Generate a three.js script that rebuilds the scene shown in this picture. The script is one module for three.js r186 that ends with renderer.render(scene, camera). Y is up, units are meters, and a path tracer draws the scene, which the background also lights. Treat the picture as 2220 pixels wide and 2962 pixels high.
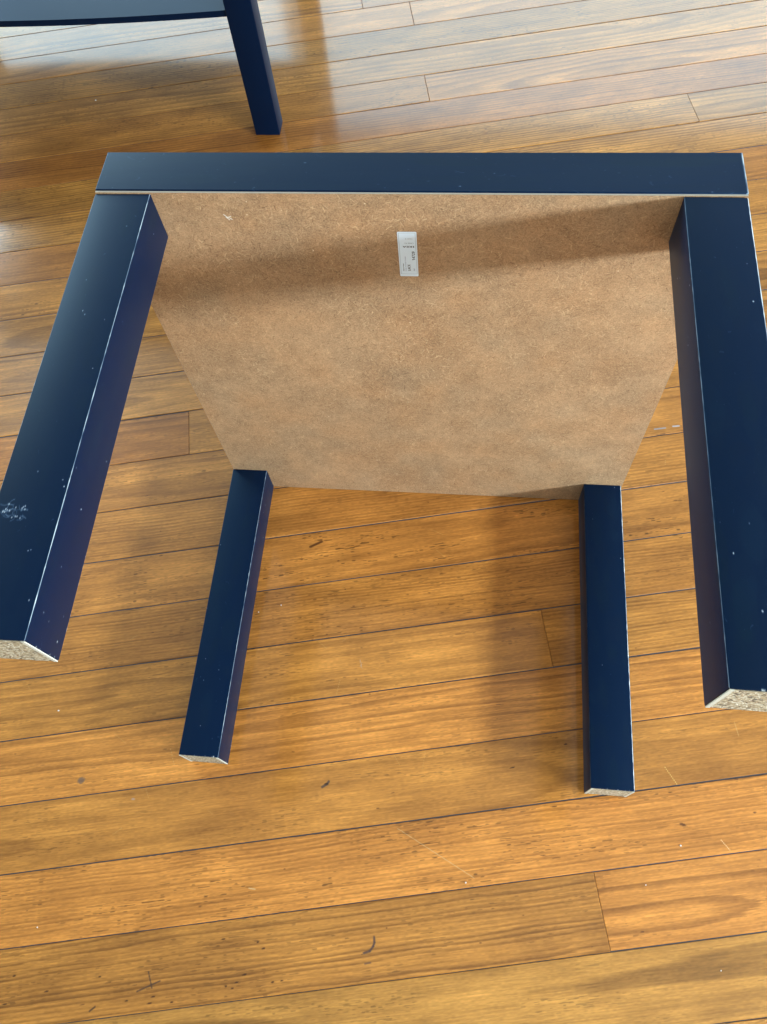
import * as THREE from 'three';
import { mergeGeometries, toCreasedNormals } from 'three/addons/utils/BufferGeometryUtils.js';
import { RectAreaLightUniformsLib } from 'three/addons/lights/RectAreaLightUniformsLib.js';

// ------------------------------------------------------------------ camera, light, exposure
const scene = new THREE.Scene();
scene.background = new THREE.Color(0, 0, 0);
const camera = new THREE.PerspectiveCamera(66.42, 767 / 1024, 0.02, 30);
camera.position.set(0.0583, 1.0235, 0.5225);
camera.quaternion.setFromRotationMatrix(new THREE.Matrix4().makeBasis(
  new THREE.Vector3(0.99378, -0.07060, -0.08611),
  new THREE.Vector3(-0.04702, 0.43491, -0.89925),
  new THREE.Vector3(0.10094, 0.89770, 0.42888)));
const renderer = new THREE.WebGLRenderer({ antialias: true });
renderer.toneMapping = THREE.LinearToneMapping;
renderer.toneMappingExposure = 0.82;
renderer.shadowMap.enabled = true;
RectAreaLightUniformsLib.init();
// windows: [radiance, colour]; the wall of windows lies ahead, a low opening to the right
const DAY = [0.62, 0.90, 1.06], DAY_SIDE = [0.80, 0.95, 1.04];
const LIGHT_AHEAD = 6.6, LIGHT_AHEAD_DIM = 6.0, LIGHT_SIDE = 160, LIGHT_LEFT = 20;
const ROOM = { x0: -2.7, x1: 2.4, z0: -3.2, z1: 2.3, h: 2.5 };

// ------------------------------------------------------------------ helpers
const rng = (s) => () => { s |= 0; s = (s + 0x6D2B79F5) | 0; let t = Math.imul(s ^ (s >>> 15), 1 | s); t = (t + Math.imul(t ^ (t >>> 7), 61 | t)) ^ t; return ((t ^ (t >>> 14)) >>> 0) / 4294967296; };
const hash2 = (x, y, s) => { let h = Math.imul(x | 0, 374761393) ^ Math.imul(y | 0, 668265263) ^ Math.imul(s | 0, 2147483629); h = Math.imul(h ^ (h >>> 13), 1274126177); return ((h ^ (h >>> 16)) >>> 0) / 4294967296; };
function noise(x, y, s) {
  const xi = Math.floor(x), yi = Math.floor(y); let fx = x - xi, fy = y - yi;
  fx = fx * fx * (3 - 2 * fx); fy = fy * fy * (3 - 2 * fy);
  const a = hash2(xi, yi, s), b = hash2(xi + 1, yi, s), c = hash2(xi, yi + 1, s), d = hash2(xi + 1, yi + 1, s);
  return a + (b - a) * fx + (c - a) * fy + (a - b - c + d) * fx * fy;
}
const clamp = (x, a = 0, b = 1) => Math.min(b, Math.max(a, x));
const sstep = (a, b, x) => { const t = clamp((x - a) / (b - a)); return t * t * (3 - 2 * t); };
const toS = (c) => (c <= 0.0031308 ? 12.92 * c : 1.055 * Math.pow(c, 1 / 2.4) - 0.055);
const SRGB = new Uint8Array(4097); for (let i = 0; i <= 4096; i++) SRGB[i] = Math.round(255 * toS(i / 4096));
const enc = (c) => SRGB[Math.round(clamp(c) * 4096)];
function dataTex(data, w, h, srgb) {
  const t = new THREE.DataTexture(data, w, h, THREE.RGBAFormat);
  t.magFilter = THREE.LinearFilter; t.minFilter = THREE.LinearMipmapLinearFilter; t.generateMipmaps = true;
  t.wrapS = t.wrapT = THREE.RepeatWrapping; if (srgb) t.colorSpace = THREE.SRGBColorSpace; t.anisotropy = 8; t.needsUpdate = true; return t;
}
function canvasTex(w, h, draw, srgb = true) {
  const c = document.createElement('canvas'); c.width = w; c.height = h; draw(c.getContext('2d'), w, h);
  const t = new THREE.CanvasTexture(c); if (srgb) t.colorSpace = THREE.SRGBColorSpace; t.wrapS = t.wrapT = THREE.RepeatWrapping; t.anisotropy = 8; return t;
}
function mesh(name, geo, mat, parent) { const m = new THREE.Mesh(geo, mat); m.name = name; m.castShadow = m.receiveShadow = true; parent.add(m); return m; }
function thing(name, label, category, pos = [0, 0, 0], extra = {}) {
  const g = new THREE.Group(); g.name = name; g.position.set(...pos); g.userData = { label, category, ...extra }; scene.add(g); return g;
}
function box(x0, x1, y0, y1, z0, z1) { const g = new THREE.BoxGeometry(x1 - x0, y1 - y0, z1 - z0); g.translate((x0 + x1) / 2, (y0 + y1) / 2, (z0 + z1) / 2); return g; }
// a bar of rounded-rectangle section along z: sides carry uv = (way round / perimeter, z / length)
function bar(w, h, r, z0, z1, bev, uvLen) {
  const seg = 3, prof = [];
  for (const [cx, cy, a0] of [[w - r, h - r, 0], [r, h - r, 90], [r, r, 180], [w - r, r, 270]])
    for (let i = 0; i <= seg; i++) { const a = (a0 + 90 * i / seg) * Math.PI / 180; prof.push([cx + r * Math.cos(a), cy + r * Math.sin(a)]); }
  const n = prof.length, s = [0]; for (let i = 0; i < n; i++) { const p = prof[i], q = prof[(i + 1) % n]; s.push(s[i] + Math.hypot(q[0] - p[0], q[1] - p[1])); }
  const P = s[n], rings = [[z0, bev], [z0 + bev, 0], [z1 - bev, 0], [z1, bev]].filter((_, i) => bev > 0 || i % 3);
  const pos = [], uv = [], put = (p, k, z, ins) => { const cx = w / 2, cy = h / 2; pos.push(cx + (p[0] - cx) * (1 - 2 * ins / w), cy + (p[1] - cy) * (1 - 2 * ins / h), z); uv.push(k / P, (z - z0) / uvLen); };
  for (let k = 0; k + 1 < rings.length; k++) for (let i = 0; i < n; i++) {
    const p = prof[i], q = prof[(i + 1) % n], [za, ia] = rings[k], [zb, ib] = rings[k + 1];
    put(p, s[i], za, ia); put(q, s[i + 1], za, ia); put(q, s[i + 1], zb, ib); put(p, s[i], za, ia); put(q, s[i + 1], zb, ib); put(p, s[i], zb, ib);
  }
  for (const [z, ins, flip] of [[rings[0][0], rings[0][1], true], [rings[rings.length - 1][0], rings[rings.length - 1][1], false]])
    for (let i = 1; i + 1 < n; i++) { const t = [prof[0], prof[i], prof[i + 1]]; if (flip) t.reverse(); for (const p of t) put(p, 0.3 * P, z, ins); }
  const g = new THREE.BufferGeometry();
  g.setAttribute('position', new THREE.Float32BufferAttribute(pos, 3)); g.setAttribute('uv', new THREE.Float32BufferAttribute(uv, 2));
  g.computeVertexNormals(); return toCreasedNormals(g, 0.75);
}

// ------------------------------------------------------------------ room shell (outside the frame: what the varnish and the foil mirror)
const wallMat = new THREE.MeshStandardMaterial({ color: new THREE.Color(0.56, 0.54, 0.50), roughness: 0.9 });
const ceilMat = new THREE.MeshStandardMaterial({ color: new THREE.Color(0.46, 0.46, 0.46), roughness: 0.9 });
const trimMat = new THREE.MeshStandardMaterial({ color: new THREE.Color(0.55, 0.5, 0.42), roughness: 0.5 });
function wall(name, label, rects) {
  const m = mesh(name, mergeGeometries(rects.map((r) => box(...r))), wallMat, scene);
  m.userData = { kind: 'structure', label, category: 'wall' };
}
const AH = { y0: 0.72, y1: 1.90, spans: [[-2.5, -0.905], [-0.765, 2.0]] };
{
  const { x0, x1, z0, z1, h } = ROOM, T = 0.12;
  const rects = [[x0, x1, 0, AH.y0, z0 - T, z0], [x0, x1, AH.y1, h, z0 - T, z0]];
  let x = x0; for (const [a, b] of AH.spans) { rects.push([x, a, AH.y0, AH.y1, z0 - T, z0]); x = b; } rects.push([x, x1, AH.y0, AH.y1, z0 - T, z0]);
  wall('wall', 'painted wall with a row of windows, beyond the far black table', rects);
}
const LD = { y0: 0.95, y1: 2.2, z0: -2.95, z1: -1.35 };
const SD = { y0: 0.815, y1: 1.065, z0: 0.35, z1: 2.05 };
{
  const { x1, z0, z1, h } = ROOM, T = 0.12;
  wall('wall_001', 'painted wall with one low window, right of the tipped table', [
    [x1, x1 + T, 0, SD.y0, z0, z1], [x1, x1 + T, SD.y1, h, z0, z1], [x1, x1 + T, SD.y0, SD.y1, z0, SD.z0], [x1, x1 + T, SD.y0, SD.y1, SD.z1, z1]]);
  wall('wall_002', 'painted wall with one window, left of both black tables', [[ROOM.x0 - T, ROOM.x0, 0, LD.y0, z0, z1], [ROOM.x0 - T, ROOM.x0, LD.y1, h, z0, z1], [ROOM.x0 - T, ROOM.x0, LD.y0, LD.y1, z0, LD.z0], [ROOM.x0 - T, ROOM.x0, LD.y0, LD.y1, LD.z1, z1]]);
  wall('wall_003', 'plain painted wall behind the viewer', [[ROOM.x0 - T, x1 + T, 0, h, z1, z1 + T]]);
  const c = mesh('ceiling', box(ROOM.x0 - T, x1 + T, h, h + T, z0 - T, z1 + T), ceilMat, scene);
  c.userData = { kind: 'structure', label: 'white ceiling over the whole wooden floor', category: 'ceiling' };
}
function windowThing(name, label, w, h, pos, turn, radiance, day = DAY) {
  const g = thing(name, label, 'window', pos); g.rotation.y = turn;                      // opens towards its own +z
  const f = 0.012;
  mesh('frame', mergeGeometries([box(-w / 2, -w / 2 + f, -h / 2, h / 2, -0.06, -0.02), box(w / 2 - f, w / 2, -h / 2, h / 2, -0.06, -0.02), box(-w / 2 + f, w / 2 - f, h / 2 - f, h / 2, -0.06, -0.02), box(-w / 2 + f, w / 2 - f, -h / 2, -h / 2 + f, -0.06, -0.02)]), trimMat, g);
  mesh('pane', box(-w / 2 + f, w / 2 - f, -h / 2 + f, h / 2 - f, -0.045, -0.041), new THREE.MeshStandardMaterial({ color: 0x000000, roughness: 0.6, emissive: new THREE.Color(...day), emissiveIntensity: 0.5 }), g);
  const l = new THREE.RectAreaLight(new THREE.Color(...day), radiance, w - 2 * f, h - 2 * f); l.name = 'window_light'; l.position.z = -0.035; l.rotation.y = Math.PI; g.add(l);
}
{
  const names = ['wide bright window at the left end of the window row', 'long bright window at the right of the window row'];
  AH.spans.forEach(([a, b], i) => windowThing(i ? `window_00${i}` : 'window', names[i], b - a, AH.y1 - AH.y0, [(a + b) / 2, (AH.y0 + AH.y1) / 2, ROOM.z0], 0, i === 1 ? LIGHT_AHEAD_DIM : LIGHT_AHEAD));
  windowThing('window_002', 'long low window in the wall right of the tipped table', SD.z1 - SD.z0, SD.y1 - SD.y0, [ROOM.x1, (SD.y0 + SD.y1) / 2, (SD.z0 + SD.z1) / 2], -Math.PI / 2, LIGHT_SIDE, DAY_SIDE);
  windowThing('window_003', 'window in the wall left of both tables', LD.z1 - LD.z0, LD.y1 - LD.y0, [ROOM.x0, (LD.y0 + LD.y1) / 2, (LD.z0 + LD.z1) / 2], Math.PI / 2, LIGHT_LEFT);
}

// ------------------------------------------------------------------ wooden floor
const FA = -11.69 * Math.PI / 180, DU = [Math.cos(FA), Math.sin(FA)], DV = [-Math.sin(FA), Math.cos(FA)];   // along and across the boards, in (x, z)
const AW = 2048, AH_ = 2048, NS = 16, ATL = 3, PXU = 0.95, PXV = 83 / 128;                                  // 48 strips of 1.95 m x 83 mm
const atlas = Array.from({ length: ATL }, () => new Uint8Array(AW * AH_ * 4)), relief = Array.from({ length: ATL }, () => null);
function paintStrip(id) {
  const a = Math.floor(id / NS), row0 = (id % NS) * 128, out = atlas[a], R = rng(911 + id * 77), sd = id * 31 + 5;
  const kind = R(), v0 = kind < 0.55 ? 10 + 62 * R() : (R() < 0.5 ? -60 - 60 * R() : 140 + 60 * R()), h0 = 4 + 26 * R(), slope = (R() < 0.5 ? -1 : 1) * (0.012 + 0.03 * R()), u0 = 1900 * R();
  const per = kind < 0.55 ? 6.5 + 6 * R() : 4 + 4 * R(), contrast = 0.55 + 0.5 * R(), porey = 0.35 + 0.9 * R(), warm = R(), light = 0.88 + 0.24 * R(), red = R();
  for (let j = 0; j < 128; j++) {
    const v = j * PXV;
    for (let i = 0; i < AW; i++) {
      const u = i * PXU;
      const us = u + 26 * (noise(u / 32, v / 0.95, sd + 3) - 0.5) + 7 * (noise(u / 8, v / 0.6, sd + 15) - 0.5);          // fibres fray the edges of the figure
      const bend = 9 * (noise(us / 260, v / 60, sd) - 0.5) + 4.5 * (noise(us / 70, v / 22, sd + 1) - 0.5);
      const hh = h0 + Math.abs(slope * (us - u0)) + 26 * (noise(us / 330, 0.5, sd + 2) - 0.5), vv = v - v0 + bend;
      const d = Math.sqrt(vv * vv + hh * hh), q = d / per, k = Math.floor(q), f = q - k, amp = 0.15 + 0.85 * hash2(k, 7, sd);
      const late = sstep(0.15, 0.85, f) * (1 - sstep(0.88, 1.0, f)) * amp;
      const fine = noise(u / 70, v / 1.2, sd + 4) - 0.5, fine2 = noise(u / 16, v / 0.8, sd + 5) - 0.5, blot = noise(us / 120, v / 30, sd + 6) - 0.5, blot2 = noise(us / 40, v / 13, sd + 7) - 0.5;
      const pn = noise(u / 7.5, v / 0.9, sd + 8), pores = sstep(0.72, 0.82, pn) * (0.25 + 0.75 * (1 - sstep(0.2, 0.6, f))) * porey * sstep(0.25, 0.7, noise(u / 60, v / 18, sd + 9));
      const fine3 = noise(u / 4, v / 1.0, sd + 12) - 0.5, edge = Math.min(v, 83 - v), dw = 0.25 + 1.5 * noise(u / 30, 3, sd + 13) * noise(u / 5, v < 41 ? 1 : 2, sd + 16), dirt = (1 - sstep(dw * 0.5, dw * 1.3, edge)) * sstep(0.25, 0.65, noise(u / 60, v < 41 ? 5 : 6, sd + 14)) * 0.8;
      const t = contrast * (0.72 * late) + 0.26 * fine + 0.26 * fine2 + 0.26 * fine3 + 0.44 * blot + 0.32 * blot2 + 0.20;
      const g = light * Math.exp(-0.95 * t) * (1 - 0.62 * pores);
      const sat = clamp(0.5 * t + 0.35 * warm);                              // darker wood is redder
      const o = ((row0 + j) * AW + i) * 4;
      out[o] = enc((1 - dirt) * 0.63 * g * (1 + 0.04 * red) + dirt * 0.045); out[o + 1] = enc((1 - dirt) * 0.284 * g * (1 - 0.18 * sat - 0.05 * red) + dirt * 0.038); out[o + 2] = enc((1 - dirt) * 0.054 * g * (1 - 0.42 * sat) + dirt * 0.040); out[o + 3] = 255;
    }
  }
}
// rows of boards: seam positions measured across the boards
const seams = []; { for (let k = 30; k >= 1; k--) seams.push(0.038 - 0.0803 * k); seams.push(0.038, 0.118, 0.1985, 0.279, 0.3612, 0.4425, 0.5235, 0.6065, 0.6853); for (let k = 1; k <= 24; k++) seams.push(0.6853 + 0.081 * k); }
const known = { '0.5235': [0.1268], '0.1985': [0.1318], '-0.925': [0.1313], '-1.166': [0.1335], '-1.247': [0.0341], '-0.765': [0.61], '-0.203': [-0.348] };
const boards = []; {
  const R = rng(4242);
  for (let r = 0; r + 1 < seams.length; r++) {
    const v0 = seams[r], v1 = seams[r + 1]; let k = null;
    for (const key in known) if (Math.abs(v0 - parseFloat(key)) < 0.008) k = known[key];
    const cuts = [-4]; const inView = v0 > -1.5 && v1 < 0.75;
    if (k) { cuts.push(k[0] - 1.5 - 0.3 * R(), k[0], k[0] + 1.0 + 0.6 * R()); } else if (inView) { const c = R() < 0.5 ? -0.75 - 0.35 * R() : -0.72 - 0.1 * R(); cuts.push(c, c + 1.9); } else { const c = -1 + 1.4 * R(); cuts.push(c - 1.2, c, c + 1.3); }
    cuts.push(4);
    for (let c = 0; c + 1 < cuts.length; c++) boards.push({ u0: cuts[c], u1: cuts[c + 1], v0, v1, seen: inView && cuts[c] < 0.9 && cuts[c + 1] > -0.85 });
  }
  boards.sort((a, b) => (b.seen - a.seen) || (b.v0 - a.v0));
}
boards.forEach((b, i) => { b.strip = i % (NS * ATL); });
for (let s = 0; s < NS * ATL; s++) paintStrip(s);
// stains, pits, scuffs and scratches that the photograph shows, set where they lie
function texel(x, z, fn, rad) {
  const u = x * DU[0] + z * DU[1], v = x * DV[0] + z * DV[1], b = boards.find((q) => q.seen && u >= q.u0 && u < q.u1 && v >= q.v0 && v < q.v1); if (!b) return;
  const ub = b.u1 - b.u0 > 1.6 ? (u - b.u0) : (u - b.u0), ci = ub * 1000 / PXU, cj = (v - b.v0) * 1000 / PXV, row0 = (b.strip % NS) * 128, A = atlas[Math.floor(b.strip / NS)], ri = Math.ceil(rad / PXU) + 1, rj = Math.ceil(rad / PXV) + 1;
  for (let j = Math.max(0, Math.round(cj) - rj); j <= Math.min(127, Math.round(cj) + rj); j++) for (let i = Math.max(0, Math.round(ci) - ri); i <= Math.min(AW - 1, Math.round(ci) + ri); i++) fn(A, ((row0 + j) * AW + i) * 4, (i - ci) * PXU, (j - cj) * PXV);
}
function dab(x, z, len, wid, ang, col, a) {           // an elongated stain, sizes in mm, angle to the boards
  const c = Math.cos(ang), s = Math.sin(ang);
  texel(x, z, (A, o, du, dv) => { const p = (du * c + dv * s) / len, q = (-du * s + dv * c) / wid, r = Math.sqrt(p * p + q * q) + 0.35 * (noise(du / 1.5, dv / 1.2, 77) - 0.5), k = a * (1 - sstep(0.6, 1.05, r)); for (let n = 0; n < 3; n++) A[o + n] = A[o + n] * (1 - k) + col[n] * k; }, Math.max(len, wid) * 1.1);
}
function stroke(pts, wid, col, a) { for (let k = 0; k + 1 < pts.length; k++) { const [p, q] = [pts[k], pts[k + 1]], n = Math.ceil(Math.hypot(q[0] - p[0], q[1] - p[1]) * 1000 / (wid * 0.8)); for (let i = 0; i <= n; i++) dab(p[0] + (q[0] - p[0]) * i / n, p[1] + (q[1] - p[1]) * i / n, wid, wid, 0, col, a); } }
const G = [74, 70, 84], K = [50, 26, 12], WH = [206, 186, 150];
stroke([[-0.2789, 0.635], [-0.2713, 0.6505]], 1.0, [74, 54, 46], 0.5); stroke([[-0.2881, 0.6555], [-0.2633, 0.6428]], 1.1, [74, 54, 46], 0.5); stroke([[-0.3388, 0.6795], [-0.3332, 0.6745]], 1.2, [66, 46, 38], 0.55);
stroke([[-0.0213, 0.5764], [-0.0205, 0.582], [-0.0215, 0.5858], [-0.025, 0.591], [-0.0318, 0.5937]], 1.5, [84, 64, 62], 0.6); stroke([[-0.0295, 0.604], [-0.023, 0.6022]], 1.2, [88, 66, 62], 0.4);
dab(-0.4134, 0.4338, 4.2, 5.5, 1.3, G, 0.55); stroke([[-0.1016, 0.4184], [-0.0955, 0.414], [-0.0937, 0.4108]], 1.8, [78, 62, 58], 0.6);
stroke([[-0.0703, 0.2526], [-0.066, 0.2642]], 0.6, [190, 165, 150], 0.5); stroke([[-0.069, 0.262], [-0.067, 0.256]], 0.6, [190, 165, 150], 0.4);
stroke([[-0.003, 0.4589], [0.0912, 0.5047]], 0.45, WH, 0.45); stroke([[0.3187, 0.361], [0.3324, 0.3808]], 0.45, [235, 200, 120], 0.7); stroke([[0.3779, 0.4392], [0.3869, 0.4493]], 0.45, [235, 205, 160], 0.7);
dab(-0.3397, 0.4516, 3, 1.6, 0, [176, 160, 170], 0.6); dab(0.3353, 0.4261, 4.5, 2, 0.3, K, 0.6); dab(-0.0966, 0.414, 3, 1.4, 0, K, 0.6);
stroke([[-0.1582, 0.0936], [-0.1423, 0.0844]], 2.2, [80, 44, 18], 0.6);
for (const [x, z, l] of [[-0.197, 0.5949, 3], [-0.156, 0.5941, 2], [-0.1484, 0.5998, 3], [-0.1662, 0.6273, 3.4], [-0.1329, 0.6316, 2.6], [-0.1227, 0.6292, 2], [-0.1783, 0.642, 2], [-0.1859, 0.6406, 1.8], [-0.1743, 0.6358, 3], [-0.3942, 0.6654, 3.2], [-0.335, 0.6453, 2], [-0.2982, 0.6655, 2.4], [-0.2708, 0.6652, 3.4], [-0.2456, 0.6617, 2.6], [-0.2681, 0.6586, 3], [-0.4399, 0.6823, 3], [-0.4371, 0.6543, 2.6], [0.1338, 0.3766, 4.2], [0.1994, 0.3436, 3]]) dab(x, z, l, 1.0, -0.15, K, 0.7);
stroke([[0.3629, -0.1321], [0.3721, -0.1334]], 1.6, [176, 172, 180], 0.75); stroke([[0.336, -0.126], [0.352, -0.129]], 1.6, [150, 146, 152], 0.7);
stroke([[-0.1754, 0.5389], [-0.168, 0.5392]], 0.8, WH, 0.5);
{ const R = rng(606); for (let i = 0; i < 380; i++) dab(-0.9 + 1.5 * R(), -1.1 + 1.8 * R(), 1.2 + 3 * R() * R(), 0.5 + 0.7 * R(), 0.25 * (R() - 0.5), [66, 36, 18], 0.2 + 0.4 * R());
  for (let i = 0; i < 70; i++) { const x = -0.6 + 1.2 * R(), z = -0.9 + 1.6 * R(), a = 6.3 * R(), l = 0.006 + 0.02 * R(); stroke([[x, z], [x + l * Math.cos(a), z + l * Math.sin(a)]], 0.35, [214, 176, 116], 0.18 + 0.2 * R()); } }
const floorMaps = atlas.map((a) => dataTex(a, AW, AH_, true));
const TINTS = [[1, 1, 1], [0.95, 0.93, 0.90], [1.05, 1.04, 1.05], [0.98, 0.94, 0.90], [0.91, 0.89, 0.87], [0.92, 0.81, 0.76], [0.88, 0.83, 0.80], [1.04, 1.08, 1.12], [0.92, 0.80, 0.74]];
const waves = (() => { const n = 512, d = new Uint8Array(n * n * 4); for (let j = 0; j < n; j++) for (let i = 0; i < n; i++) { const w = (x, y, s, px, py) => { const X = (x % px + px) % px, Y = (y % py + py) % py; return noise(X, Y, s) * (1 - 0) ; }; const h = 0.7 * noise(i / 64, j / 16, 301) + 0.3 * noise(i / 14, j / 5, 302); const o = (j * n + i) * 4; d[o] = d[o + 1] = d[o + 2] = 255 * clamp(h); d[o + 3] = 255; } return dataTex(d, n, n, false); })();
const floorMats = floorMaps.map((m) => TINTS.map((t) => { const w = waves.clone(); w.repeat.set(2.2, 9); w.needsUpdate = true; return new THREE.MeshPhysicalMaterial({ map: m, color: new THREE.Color(...t), roughness: 0.5, specularIntensity: 0.35, clearcoat: 0.9, clearcoatRoughness: 0.12, bumpMap: w, bumpScale: 0.00006, ior: 1.5 }); }));
const floor = new THREE.Group(); floor.name = 'floor'; floor.userData = { kind: 'structure', label: 'varnished orange oak strip floor with dark seams under both tables', category: 'floor' }; scene.add(floor);
floor.rotation.y = -FA;                                                   // local x runs along the boards, local z across
const bedMat = new THREE.MeshStandardMaterial({ color: new THREE.Color(0.075, 0.068, 0.078), roughness: 0.6 });
mesh('seam_bed', box(-4, 4, -0.02, -0.0012, -2.4, 2.7), bedMat, floor);
function boardGeo(L, W, strip, off, flip) {
  const c = 0.0006, H = 0.014, x0 = 0, x1 = L, z0 = 0, z1 = W;
  const top = [[x0 + c, 0, z0 + c], [x1 - c, 0, z0 + c], [x1 - c, 0, z1 - c], [x0 + c, 0, z1 - c]], mid = [[x0, -c, z0], [x1, -c, z0], [x1, -c, z1], [x0, -c, z1]], bot = mid.map((p) => [p[0], -H, p[2]]);
  const pos = [], uv = [], quad = (a, b, d, e) => { for (const p of [a, e, d, a, d, b]) { pos.push(...p); const row = (strip % NS) * 128, U = (p[0] + off) / 1.9456, V = (row + 1 + clamp(p[2] / 0.083, 0, 1) * 126) / AH_; uv.push(flip ? 1 - U : U, V); } };
  quad(top[0], top[1], top[2], top[3]);
  for (let i = 0; i < 4; i++) { const j = (i + 1) % 4; quad(mid[i], mid[j], top[j], top[i]); quad(bot[i], bot[j], mid[j], mid[i]); }
  const g = new THREE.BufferGeometry(); g.setAttribute('position', new THREE.Float32BufferAttribute(pos, 3)); g.setAttribute('uv', new THREE.Float32BufferAttribute(uv, 2)); g.computeVertexNormals(); return g;
}
{
  const R = rng(99); let n = 0;
  const odd = [[-0.6, -0.80, 5], [0.66, -0.56, 8], [-0.2, 0.566, 6], [0.3, 0.646, 7], [-0.2, 0.646, 7], [-0.42, -0.16, 8], [0.7, -0.72, 7], [0.35, 0.566, 2]];   // boards whose own colour stands out: [along, across, tint]
  const tintOf = (b, r) => { for (const [u, v, t] of odd) if (u >= b.u0 && u < b.u1 && v >= b.v0 && v < b.v1) return t; return Math.floor(r * r * 5); };
  for (const b of boards) {
    const gap = 0.0006 + 0.0015 * R(), gE = 0.0003 + 0.0006 * R(), L = b.u1 - b.u0 - gE, W = b.v1 - b.v0 - gap;
    const o = mesh(n ? `plank_${String(n).padStart(3, '0')}` : 'plank', boardGeo(L, W, b.strip, b.seen ? 0 : R() * 1.6, false), floorMats[Math.floor(b.strip / NS)][tintOf(b, R())], floor);
    o.position.set(b.u0, -0.0005 * R(), b.v0 + gap / 2); o.rotation.x = (R() - 0.5) * 0.006; o.rotation.y = (R() - 0.5) * 0.0007; o.rotation.z = (R() - 0.5) * 0.0008; n++;
  }
}

// ------------------------------------------------------------------ black foil, hardboard, chipboard
const foilBase = [0.0015, 0.0080, 0.0320];
const css = (c, a = 1) => `rgba(${enc(c[0])},${enc(c[1])},${enc(c[2])},${a})`;
function specks(g, R, n, x0, y0, x1, y1, sx, sy, amax) {          // dust and lint lying on the foil
  for (let i = 0; i < n; i++) { const x = x0 + (x1 - x0) * R(), y = y0 + (y1 - y0) * R(), r = 0.25 + 0.55 * R() * R(); g.fillStyle = `rgba(205,222,235,${(0.15 + amax * R() * R()).toFixed(3)})`; g.beginPath(); g.ellipse(x, y, r * sx, r * sy, 0, 0, 7); g.fill(); }
  for (let i = 0; i < n / 12; i++) { const x = x0 + (x1 - x0) * R(), y = y0 + (y1 - y0) * R(), a = R() * 6.3, l = 3 + 6 * R(); g.strokeStyle = `rgba(170,195,215,${(0.08 + 0.25 * R()).toFixed(3)})`; g.lineWidth = 0.8; g.beginPath(); g.moveTo(x, y); g.quadraticCurveTo(x + l * sx * Math.cos(a + 0.5), y + l * sy * Math.sin(a + 0.5) * 0.5, x + l * sx * Math.cos(a), y + l * sy * Math.sin(a)); g.stroke(); }
}
// leg foil: x goes round the leg (start of the right-hand side, then top, left, underside), y along it from the table to the foot
function legTex(seed, extra, wear) {
  return canvasTex(1024, 512, (g, w, h) => {
    const R = rng(seed); g.fillStyle = css(foilBase); g.fillRect(0, 0, w, h);
    for (let i = 0; i < 260; i++) { const l = 0.008 + 0.012 * R(); g.fillStyle = css([l * 0.5, l * 1.0, l * 2.2], 0.10); g.beginPath(); g.ellipse(w * R(), h * R(), 8 + 40 * R(), 6 + 26 * R(), 0, 0, 7); g.fill(); }
    specks(g, R, 420, 0, 0, w, h, 2, 0.7, 0.6);
    for (let i = 0; i < 28; i++) { g.fillStyle = `rgba(225,236,244,${(0.4 + 0.5 * R()).toFixed(2)})`; g.beginPath(); g.ellipse(w * R(), h * R(), 1.6 + 1.8 * R(), 0.5 + 0.5 * R(), 0, 0, 7); g.fill(); }
    for (let e = 0; e < 4; e++) {                                  // paper showing through where the foil is rubbed along the four arrises
      const x = ((e * 0.25 + 0.005) % 1) * w, ww = wear[e];
      for (let y = 0; y < h; y++) { const k = ww * (0.6 + 0.6 * noise(y / 9, e, seed + 40)) * (0.7 + 0.5 * noise(y / 60, e, seed + 41)); g.fillStyle = css([0.62, 0.70, 0.72], clamp(k)); const wd = (1.8 + 2.0 * noise(y / 5, e, seed + 42)) * (ww > 0.85 ? 1.7 : 1); g.fillRect((x - wd / 2 + w) % w, y, wd, 1); if (x - wd / 2 < 0) g.fillRect(0, y, x + wd / 2, 1); }
    }
    if (extra) extra(g, w, h, R);
  });
}
const foil = (map) => new THREE.MeshPhysicalMaterial({ map, roughness: 0.44, ior: 1.45, specularColor: new THREE.Color(0.36, 0.74, 1.0), specularIntensity: 0.5, sheen: 0.2, sheenColor: new THREE.Color(0.22, 0.52, 1.0), sheenRoughness: 0.7 });
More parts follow.
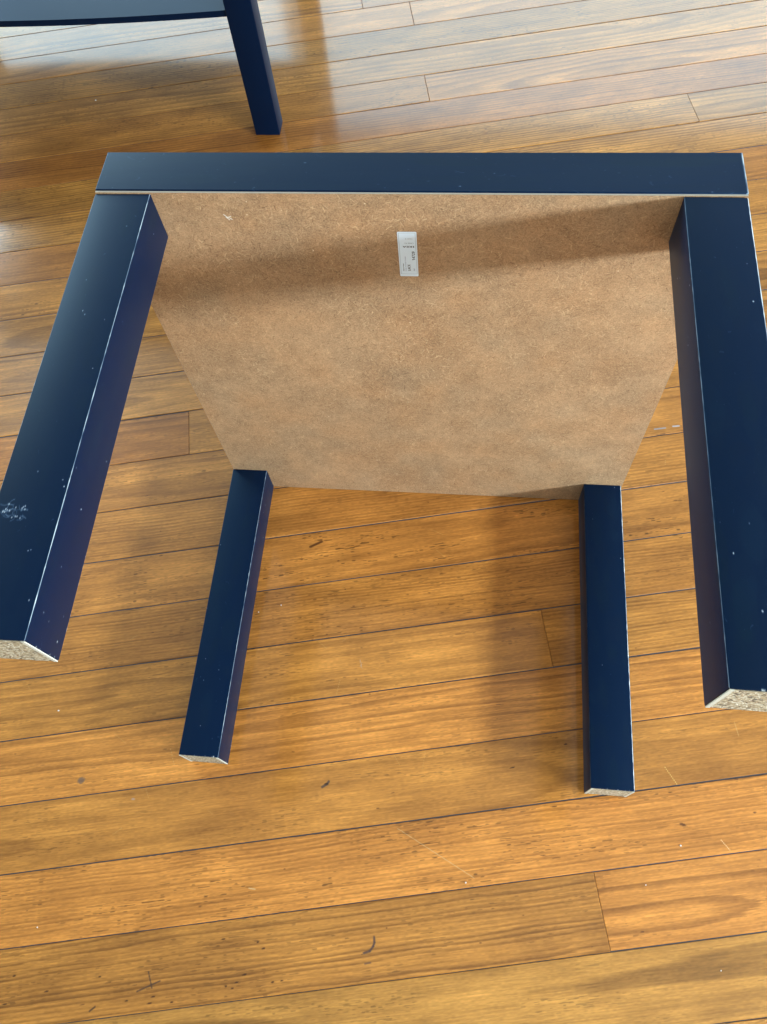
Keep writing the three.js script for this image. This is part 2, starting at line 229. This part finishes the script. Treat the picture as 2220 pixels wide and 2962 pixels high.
const mdfTex = (() => canvasTex(1536, 1536, (g, w, h) => {
  const R = rng(5150), id = g.getImageData(0, 0, w, h), d = id.data;
  for (let y = 0; y < h; y++) for (let x = 0; x < w; x++) {
    const big = noise(x / 170, y / 170, 61) * 0.5 + noise(x / 55, y / 55, 62) * 0.5, mid = noise(x / 16, y / 16, 63), fi = noise(x / 2.2, y / 2.2, 64), gr = hash2(x, y, 65);
    const k = 1 + 0.38 * (big - 0.5) + 0.14 * (mid - 0.5) + 0.50 * (fi - 0.5) + 0.22 * (gr - 0.5), red = noise(x / 90, y / 90, 66) - 0.5, o = (y * w + x) * 4;
    d[o] = enc(0.40 * k * (1 + 0.05 * red)); d[o + 1] = enc(0.240 * k * (1 - 0.05 * red)); d[o + 2] = enc(0.124 * k * (1 - 0.16 * red)); d[o + 3] = 255;
  }
  g.putImageData(id, 0, 0);
  for (let i = 0; i < 34000; i++) {                                // the fibres
    const x = w * R(), y = h * R(), a = 6.3 * R(), l = 3 + 11 * R() * R(), b = a + (R() - 0.5) * 1.6, lightF = R() < 0.62, cl = noise(x / 120, y / 120, 67);
    g.strokeStyle = lightF ? `rgba(226,196,150,${(0.14 + 0.6 * R() * R() * (0.3 + cl)).toFixed(3)})` : `rgba(70,42,22,${(0.10 + 0.36 * R() * R()).toFixed(3)})`; g.lineWidth = 0.8 + 1.1 * R();
    g.beginPath(); g.moveTo(x, y); g.quadraticCurveTo(x + l * Math.cos(a), y + l * Math.sin(a), x + l * Math.cos(a) + l * Math.cos(b), y + l * Math.sin(a) + l * Math.sin(b)); g.stroke();
  }
  for (let i = 0; i < 160; i++) { g.fillStyle = `rgba(244,226,190,${(0.25 + 0.6 * R()).toFixed(3)})`; g.beginPath(); g.ellipse(w * R(), h * R(), 0.8 + 1.6 * R(), 0.7 + 0.9 * R(), 3 * R(), 0, 7); g.fill(); }
  for (let i = 0; i < 60; i++) { g.fillStyle = `rgba(58,34,20,${(0.25 + 0.4 * R()).toFixed(3)})`; g.beginPath(); g.ellipse(w * R(), h * R(), 1 + 2.2 * R(), 0.8 + 0.9 * R(), 3 * R(), 0, 7); g.fill(); }
  const X = (x) => (x + 0.275) / 0.55 * w, Y = (y) => (0.55 - y) / 0.55 * h;  // the white scuff near the top left
  g.lineCap = 'round'; for (const [a, b, c, e] of [[-0.1655, 0.5265, -0.1625, 0.523], [-0.1625, 0.523, -0.1595, 0.5245], [-0.164, 0.5235, -0.1615, 0.5205], [-0.161, 0.5225, -0.1590, 0.521]]) { g.strokeStyle = 'rgba(232,232,226,0.85)'; g.lineWidth = 2.4; g.beginPath(); g.moveTo(X(a), Y(b)); g.lineTo(X(c), Y(e)); g.stroke(); }
}))();
const chipTex = (seed) => canvasTex(320, 320, (g, w, h) => {
  const R = rng(seed); g.fillStyle = 'rgb(168,152,124)'; g.fillRect(0, 0, w, h);
  for (let i = 0; i < 1100; i++) {                                  // splinters lying every way, pressed flat
    const t = R(), c = t < 0.14 ? [104, 84, 64] : t < 0.42 ? [166, 146, 116] : t < 0.78 ? [208, 197, 170] : [236, 231, 212], a = (R() - 0.5) * 2.4, l = 5 + 20 * R() * R(), b = 1.6 + 4.5 * R(), x = w * R(), y = h * R();
    g.fillStyle = `rgba(${c},0.85)`; g.beginPath(); g.moveTo(x + l * Math.cos(a), y + l * Math.sin(a)); g.lineTo(x - b * Math.sin(a) * (0.6 + R()), y + b * Math.cos(a)); g.lineTo(x - l * Math.cos(a) * (0.6 + 0.5 * R()), y - l * Math.sin(a) * 0.8); g.lineTo(x + b * Math.sin(a), y - b * Math.cos(a) * (0.5 + R())); g.fill();
  }
  for (let i = 0; i < 46; i++) { const x = w * R(), y = h * R(), l = 4 + 12 * R(), a = (R() - 0.5) * 1.6; g.fillStyle = `rgba(38,28,22,${(0.55 + 0.45 * R()).toFixed(2)})`; g.beginPath(); g.ellipse(x, y, l, 2 + 4.5 * R(), a, 0, 7); g.fill(); }
});
const endMat = (map) => new THREE.MeshStandardMaterial({ map, bumpMap: map, bumpScale: 0.0006, roughness: 0.9 });
const stripMat = new THREE.MeshStandardMaterial({ color: new THREE.Color(0.62, 0.60, 0.50), roughness: 0.85 });
const mdfMat = new THREE.MeshStandardMaterial({ map: mdfTex, bumpMap: mdfTex, bumpScale: 0.00025, roughness: 0.72 });
const paleEdge = new THREE.MeshStandardMaterial({ color: new THREE.Color(0.54, 0.48, 0.39), roughness: 0.8 });

// ------------------------------------------------------------------ the side table, tipped on one edge
const table = thing('side_table', 'black side table tipped on its edge, showing its brown underside and four legs', 'table');
const topTex = canvasTex(2048, 128, (g, w, h) => {
  const R = rng(31); g.fillStyle = css(foilBase); g.fillRect(0, 0, w, h);
  for (let i = 0; i < 240; i++) { const l = 0.008 + 0.012 * R(); g.fillStyle = css([l * 0.5, l * 1.0, l * 2.2], 0.10); g.beginPath(); g.ellipse(w * R(), h * R(), 10 + 50 * R(), 4 + 16 * R(), 0, 0, 7); g.fill(); }
  specks(g, R, 420, 0, 0, w, h, 1.0, 2.0, 0.5);
  for (let y = 0; y < h; y++) { g.fillStyle = css([0.62, 0.72, 0.74], clamp(0.55 + 0.6 * noise(y / 14, 1, 8))); g.fillRect(0, y, 1.2 + 0.9 * noise(y / 30, 2, 9), 1); g.fillStyle = css([0.6, 0.68, 0.7], clamp(0.1 + 0.7 * noise(y / 10, 3, 8))); g.fillRect(512.6, y, 1, 1); }
});
const body = bar(0.55, 0.55, 0.0012, -0.05, -0.0023, 0.0010, 0.05); body.translate(-0.275, 0, 0);
mesh('tabletop', body, foil(topTex), table);
mesh('panel_edge', box(-0.2745, 0.2745, 0.0006, 0.5490, -0.0023, -0.0006), paleEdge, table);
const pg = new THREE.BoxGeometry(0.5486, 0.5480, 0.0006); { const u = pg.attributes.uv, p = pg.attributes.position; for (let i = 0; i < u.count; i++) u.setXY(i, (p.getX(i) + 0.2743) / 0.5486, (p.getY(i) + 0.274) / 0.548); } pg.translate(0, 0.275, -0.0003);
mesh('underside_panel', pg, mdfMat, table);
const LW = 0.0501, LL = 0.4003;
const legDefs = {
  UL: { x: -0.2739, y: 0.4988, b: [-0.8, -0.9], e: [3.1, -1.8], wear: [0.8, 0.95, 0.1, 0.2], seed: 201 },
  UR: { x: 0.2238, y: 0.4988, b: [0.5, 0], e: [-4.0, -0.7], wear: [1.0, 0.6, 0.05, 0.1], seed: 202 },
  LL: { x: -0.2739, y: 0.0004, b: [-1.0, 0], e: [-0.6, 0.3], wear: [0.8, 0.45, 0.1, 0.3], seed: 203 },
  LR: { x: 0.2238, y: 0.0004, b: [-1.3, 0], e: [-2.7, 0], wear: [1.0, 0.3, 0.1, 0.1], seed: 204 },
};
const XM = 1024 / 0.2004;
const extras = {
  UL: (g, w, h, R) => {
    const cx = 0.036 * XM, cy = h - 0.308 / LL * h; g.lineCap = 'round';
    for (let i = 0; i < 26; i++) { const x = cx + (R() - 0.5) * 95, y = cy + (R() - 0.5) * 17, a = 6.3 * R(); g.strokeStyle = `rgba(190,212,232,${(0.12 + 0.33 * R()).toFixed(2)})`; g.lineWidth = 0.8 + 1.0 * R(); g.beginPath(); g.moveTo(x, y); g.quadraticCurveTo(x + 14 * Math.cos(a), y + 3 * Math.sin(a), x + 26 * Math.cos(a + 0.7), y + 6 * Math.sin(a + 0.7)); g.stroke(); }
    for (let i = 0; i < 16; i++) { g.fillStyle = 'rgba(236,244,250,0.7)'; g.beginPath(); g.ellipse(cx + (R() - 0.5) * 85, cy + (R() - 0.5) * 14, 2.6, 0.9, 0, 0, 7); g.fill(); }
  },
};
function chips(g, w, h, R, xs, y0, y1, n, sp) { for (let i = 0; i < n; i++) { const y = y0 + (y1 - y0) * R(); g.fillStyle = `rgba(226,228,222,${(0.35 + 0.55 * R()).toFixed(2)})`; g.beginPath(); g.ellipse(xs + (R() - 0.5) * sp, y, 1 + 3 * R(), 0.4 + 1.1 * R(), 0, 0, 7); g.fill(); } }
for (const [k, d] of Object.entries(legDefs)) {
  const map = legTex(d.seed, (g, w, h, R) => { if (extras[k]) extras[k](g, w, h, R); chips(g, w, h, R, 0.125 * w, 0, 1.2, 5, 210); chips(g, w, h, R, 0.875 * w, 0, 1.5, 5, 190); if (k === 'UL') { chips(g, w, h, R, 0.753 * w, 4, 110, 70, 5); chips(g, w, h, R, 0.87 * w, 2, 50, 4, 170); } if (k === 'LL') chips(g, w, h, R, 0.765 * w, 18, 40, 7, 12); }, d.wear);
  const geo = bar(LW, LW, 0.0010, 0, LL, 0.0007, LL);
  const leg = mesh('leg', geo, foil(map), table);
  leg.position.set(d.x + d.b[0] / 1000, d.y + d.b[1] / 1000, 0);
  leg.rotation.set(-(d.e[1] - d.b[1]) / 1000 / LL, (d.e[0] - d.b[0]) / 1000 / LL, 0);
  const t = 0.0032, z = LL, p = 0.0005;
  mesh('end_grain', box(t, LW - t, 0.0006, LW - 0.0006, z, z + p), endMat(chipTex(d.seed + 7)), leg);
  for (const a of [0.0005, LW - t]) mesh('end_strip', box(a, a + t - 0.0005, 0.0006, LW - 0.0006, z, z + p + 0.0003), stripMat, leg);
}
// the printed label
const labelTex = canvasTex(256, 816, (g, w, h) => {
  g.fillStyle = '#e2f2ff'; g.fillRect(0, 0, w, h); g.strokeStyle = '#8fa0ae'; g.lineWidth = 4; g.strokeRect(18, 20, w - 36, h - 66);
  const ink = '#04061a';
  const turned = (x, y, a, font, s, col, sx = 1, sy = 1) => { g.save(); g.translate(x, y); g.rotate(a); g.scale(sx, sy); g.fillStyle = col; g.font = font; g.fillText(s, 0, 0); g.restore(); };
  turned(204, 112, Math.PI, '26px sans-serif', '10923 B', '#7d8d99', 1.1, 1); turned(212, 188, Math.PI, '28px sans-serif', 'CARB P2', '#6d7f8e', 1.15, 1);
  turned(222, 248, Math.PI, 'bold 44px sans-serif', 'IKEA', '#0b0f24', 1.62, 0.9);
  turned(220, 512, -Math.PI / 2, 'bold 54px sans-serif', '14729', ink, 1.12, 1); turned(150, 712, -Math.PI / 2, 'bold 50px sans-serif', 'LACK', ink); turned(212, 712, -Math.PI / 2, '26px sans-serif', 'PNP', '#39406a');
  turned(62, 712, -Math.PI / 2, 'bold 19px sans-serif', 'Made in Poland', ink); turned(92, 718, -Math.PI / 2, '17px sans-serif', 'Design and Quality of Sweden', '#39406a', 1.25, 1);
});
{
  const s = new THREE.Shape(), w = 0.0174, h = 0.0556, r = 0.0013; s.moveTo(-w / 2 + r, -h / 2); s.lineTo(w / 2 - r, -h / 2); s.quadraticCurveTo(w / 2, -h / 2, w / 2, -h / 2 + r); s.lineTo(w / 2, h / 2 - r); s.quadraticCurveTo(w / 2, h / 2, w / 2 - r, h / 2); s.lineTo(-w / 2 + r, h / 2); s.quadraticCurveTo(-w / 2, h / 2, -w / 2, h / 2 - r); s.lineTo(-w / 2, -h / 2 + r); s.quadraticCurveTo(-w / 2, -h / 2, -w / 2 + r, -h / 2);
  const g = new THREE.ExtrudeGeometry(s, { depth: 0.0002, bevelEnabled: false }), p = g.attributes.position, u = g.attributes.uv; for (let i = 0; i < p.count; i++) u.setXY(i, p.getX(i) / w + 0.5, p.getY(i) / h + 0.5);
  const m = mesh('sticker', g, new THREE.MeshStandardMaterial({ map: labelTex, roughness: 0.45 }), table); m.position.set(-0.0029, 0.480, 0.0001); m.rotation.z = 0.006; m.userData.label = 'white printed paper label on the brown underside';
}

// ------------------------------------------------------------------ the far table behind it
{
  const x1 = -0.3265, x0 = x1 - 0.90, zf = -0.7605, zb = zf - 0.55, lw = 0.0470, ld = 0.0385;
  const t = thing('shelf_table', 'black table with a thin shelf between its legs, standing upright behind the tipped table', 'table', [x0, 0, zb]);
  const plain = canvasTex(512, 512, (g, w, h) => { const R = rng(77); g.fillStyle = css(foilBase); g.fillRect(0, 0, w, h); specks(g, R, 60, 0, 0, w, h, 1, 1, 0.25); });
  const m = foil(plain), up = (g) => { g.rotateX(-Math.PI / 2); g.translate(0, 0, 0); return g; };
  const top = bar(0.90, 0.55, 0.0012, 0.62, 0.67, 0.001, 0.5); up(top); top.translate(0, 0, 0.55); mesh('tabletop', top, m, t);
  for (const [x, z] of [[0, 0.55], [0.90 - lw, 0.55], [0, ld], [0.90 - lw, ld]]) { const g = bar(lw, ld, 0.001, 0, 0.62, 0.0005, 0.62); up(g); g.translate(x, 0, z); mesh('leg', g, m, t); }
  // the shelf sags a little between its ends
  const sh = new THREE.BoxGeometry(0.894, 0.0105, 0.545, 40, 1, 1), p = sh.attributes.position; for (let i = 0; i < p.count; i++) { const q = p.getX(i) / 0.45; p.setY(i, p.getY(i) + 0.2345 - 0.0145 * (1 - q * q)); } sh.translate(0.45, 0, 0.274); sh.computeVertexNormals();
  mesh('shelf', sh, m, t);
}

// ------------------------------------------------------------------ crumbs on the boards
{
  const R = rng(12), mat = new THREE.MeshStandardMaterial({ color: new THREE.Color(0.78, 0.74, 0.66), roughness: 0.8 });
  const says = ['white crumb on the board near the right edge, right of the lower right foot', 'white crumb below a dark seam at bottom centre', 'bright white crumb left of the lower left leg foot', 'pale grey crumb near the left edge, in front of the lower left foot', 'upper of two pale crumbs right of the lower left leg', 'lower of two pale crumbs, nearest the lower left leg', 'white crumb on the boards in front of the far table', 'lowest pale crumb near the bottom right corner', 'pale crumb on the short board at the lower right'];
  [[0.3316, 0.4506, 2.0], [0.082, 0.5117, 1.6], [-0.4662, 0.3503, 1.9], [-0.4226, 0.6034, 1.4], [-0.187, 0.1846, 1.5], [-0.2171, 0.1967, 1.5], [-0.7235, -0.8627, 2.4], [0.3657, 0.5755, 1.3], [0.2892, 0.4963, 1.3]].forEach(([x, z, d], i) => {
    const g = new THREE.IcosahedronGeometry(d / 2000, 1), p = g.attributes.position; for (let k = 0; k < p.count; k++) { const f = 0.75 + 0.5 * hash2(Math.round(p.getX(k) * 1e6), Math.round(p.getY(k) * 1e6 + 7 * p.getZ(k) * 1e6), i); p.setXYZ(k, p.getX(k) * f * 1.2, p.getY(k) * f * 0.8, p.getZ(k) * f); } g.computeVertexNormals();
    const m = mesh(i ? `crumb_${String(i).padStart(3, '0')}` : 'crumb', g, mat, scene); m.position.set(x, d / 2600, z); m.rotation.y = 6 * R();
    m.userData = { label: says[i], category: 'crumb', group: 'white crumbs scattered over the floor' };
  });
}

renderer.render(scene, camera);
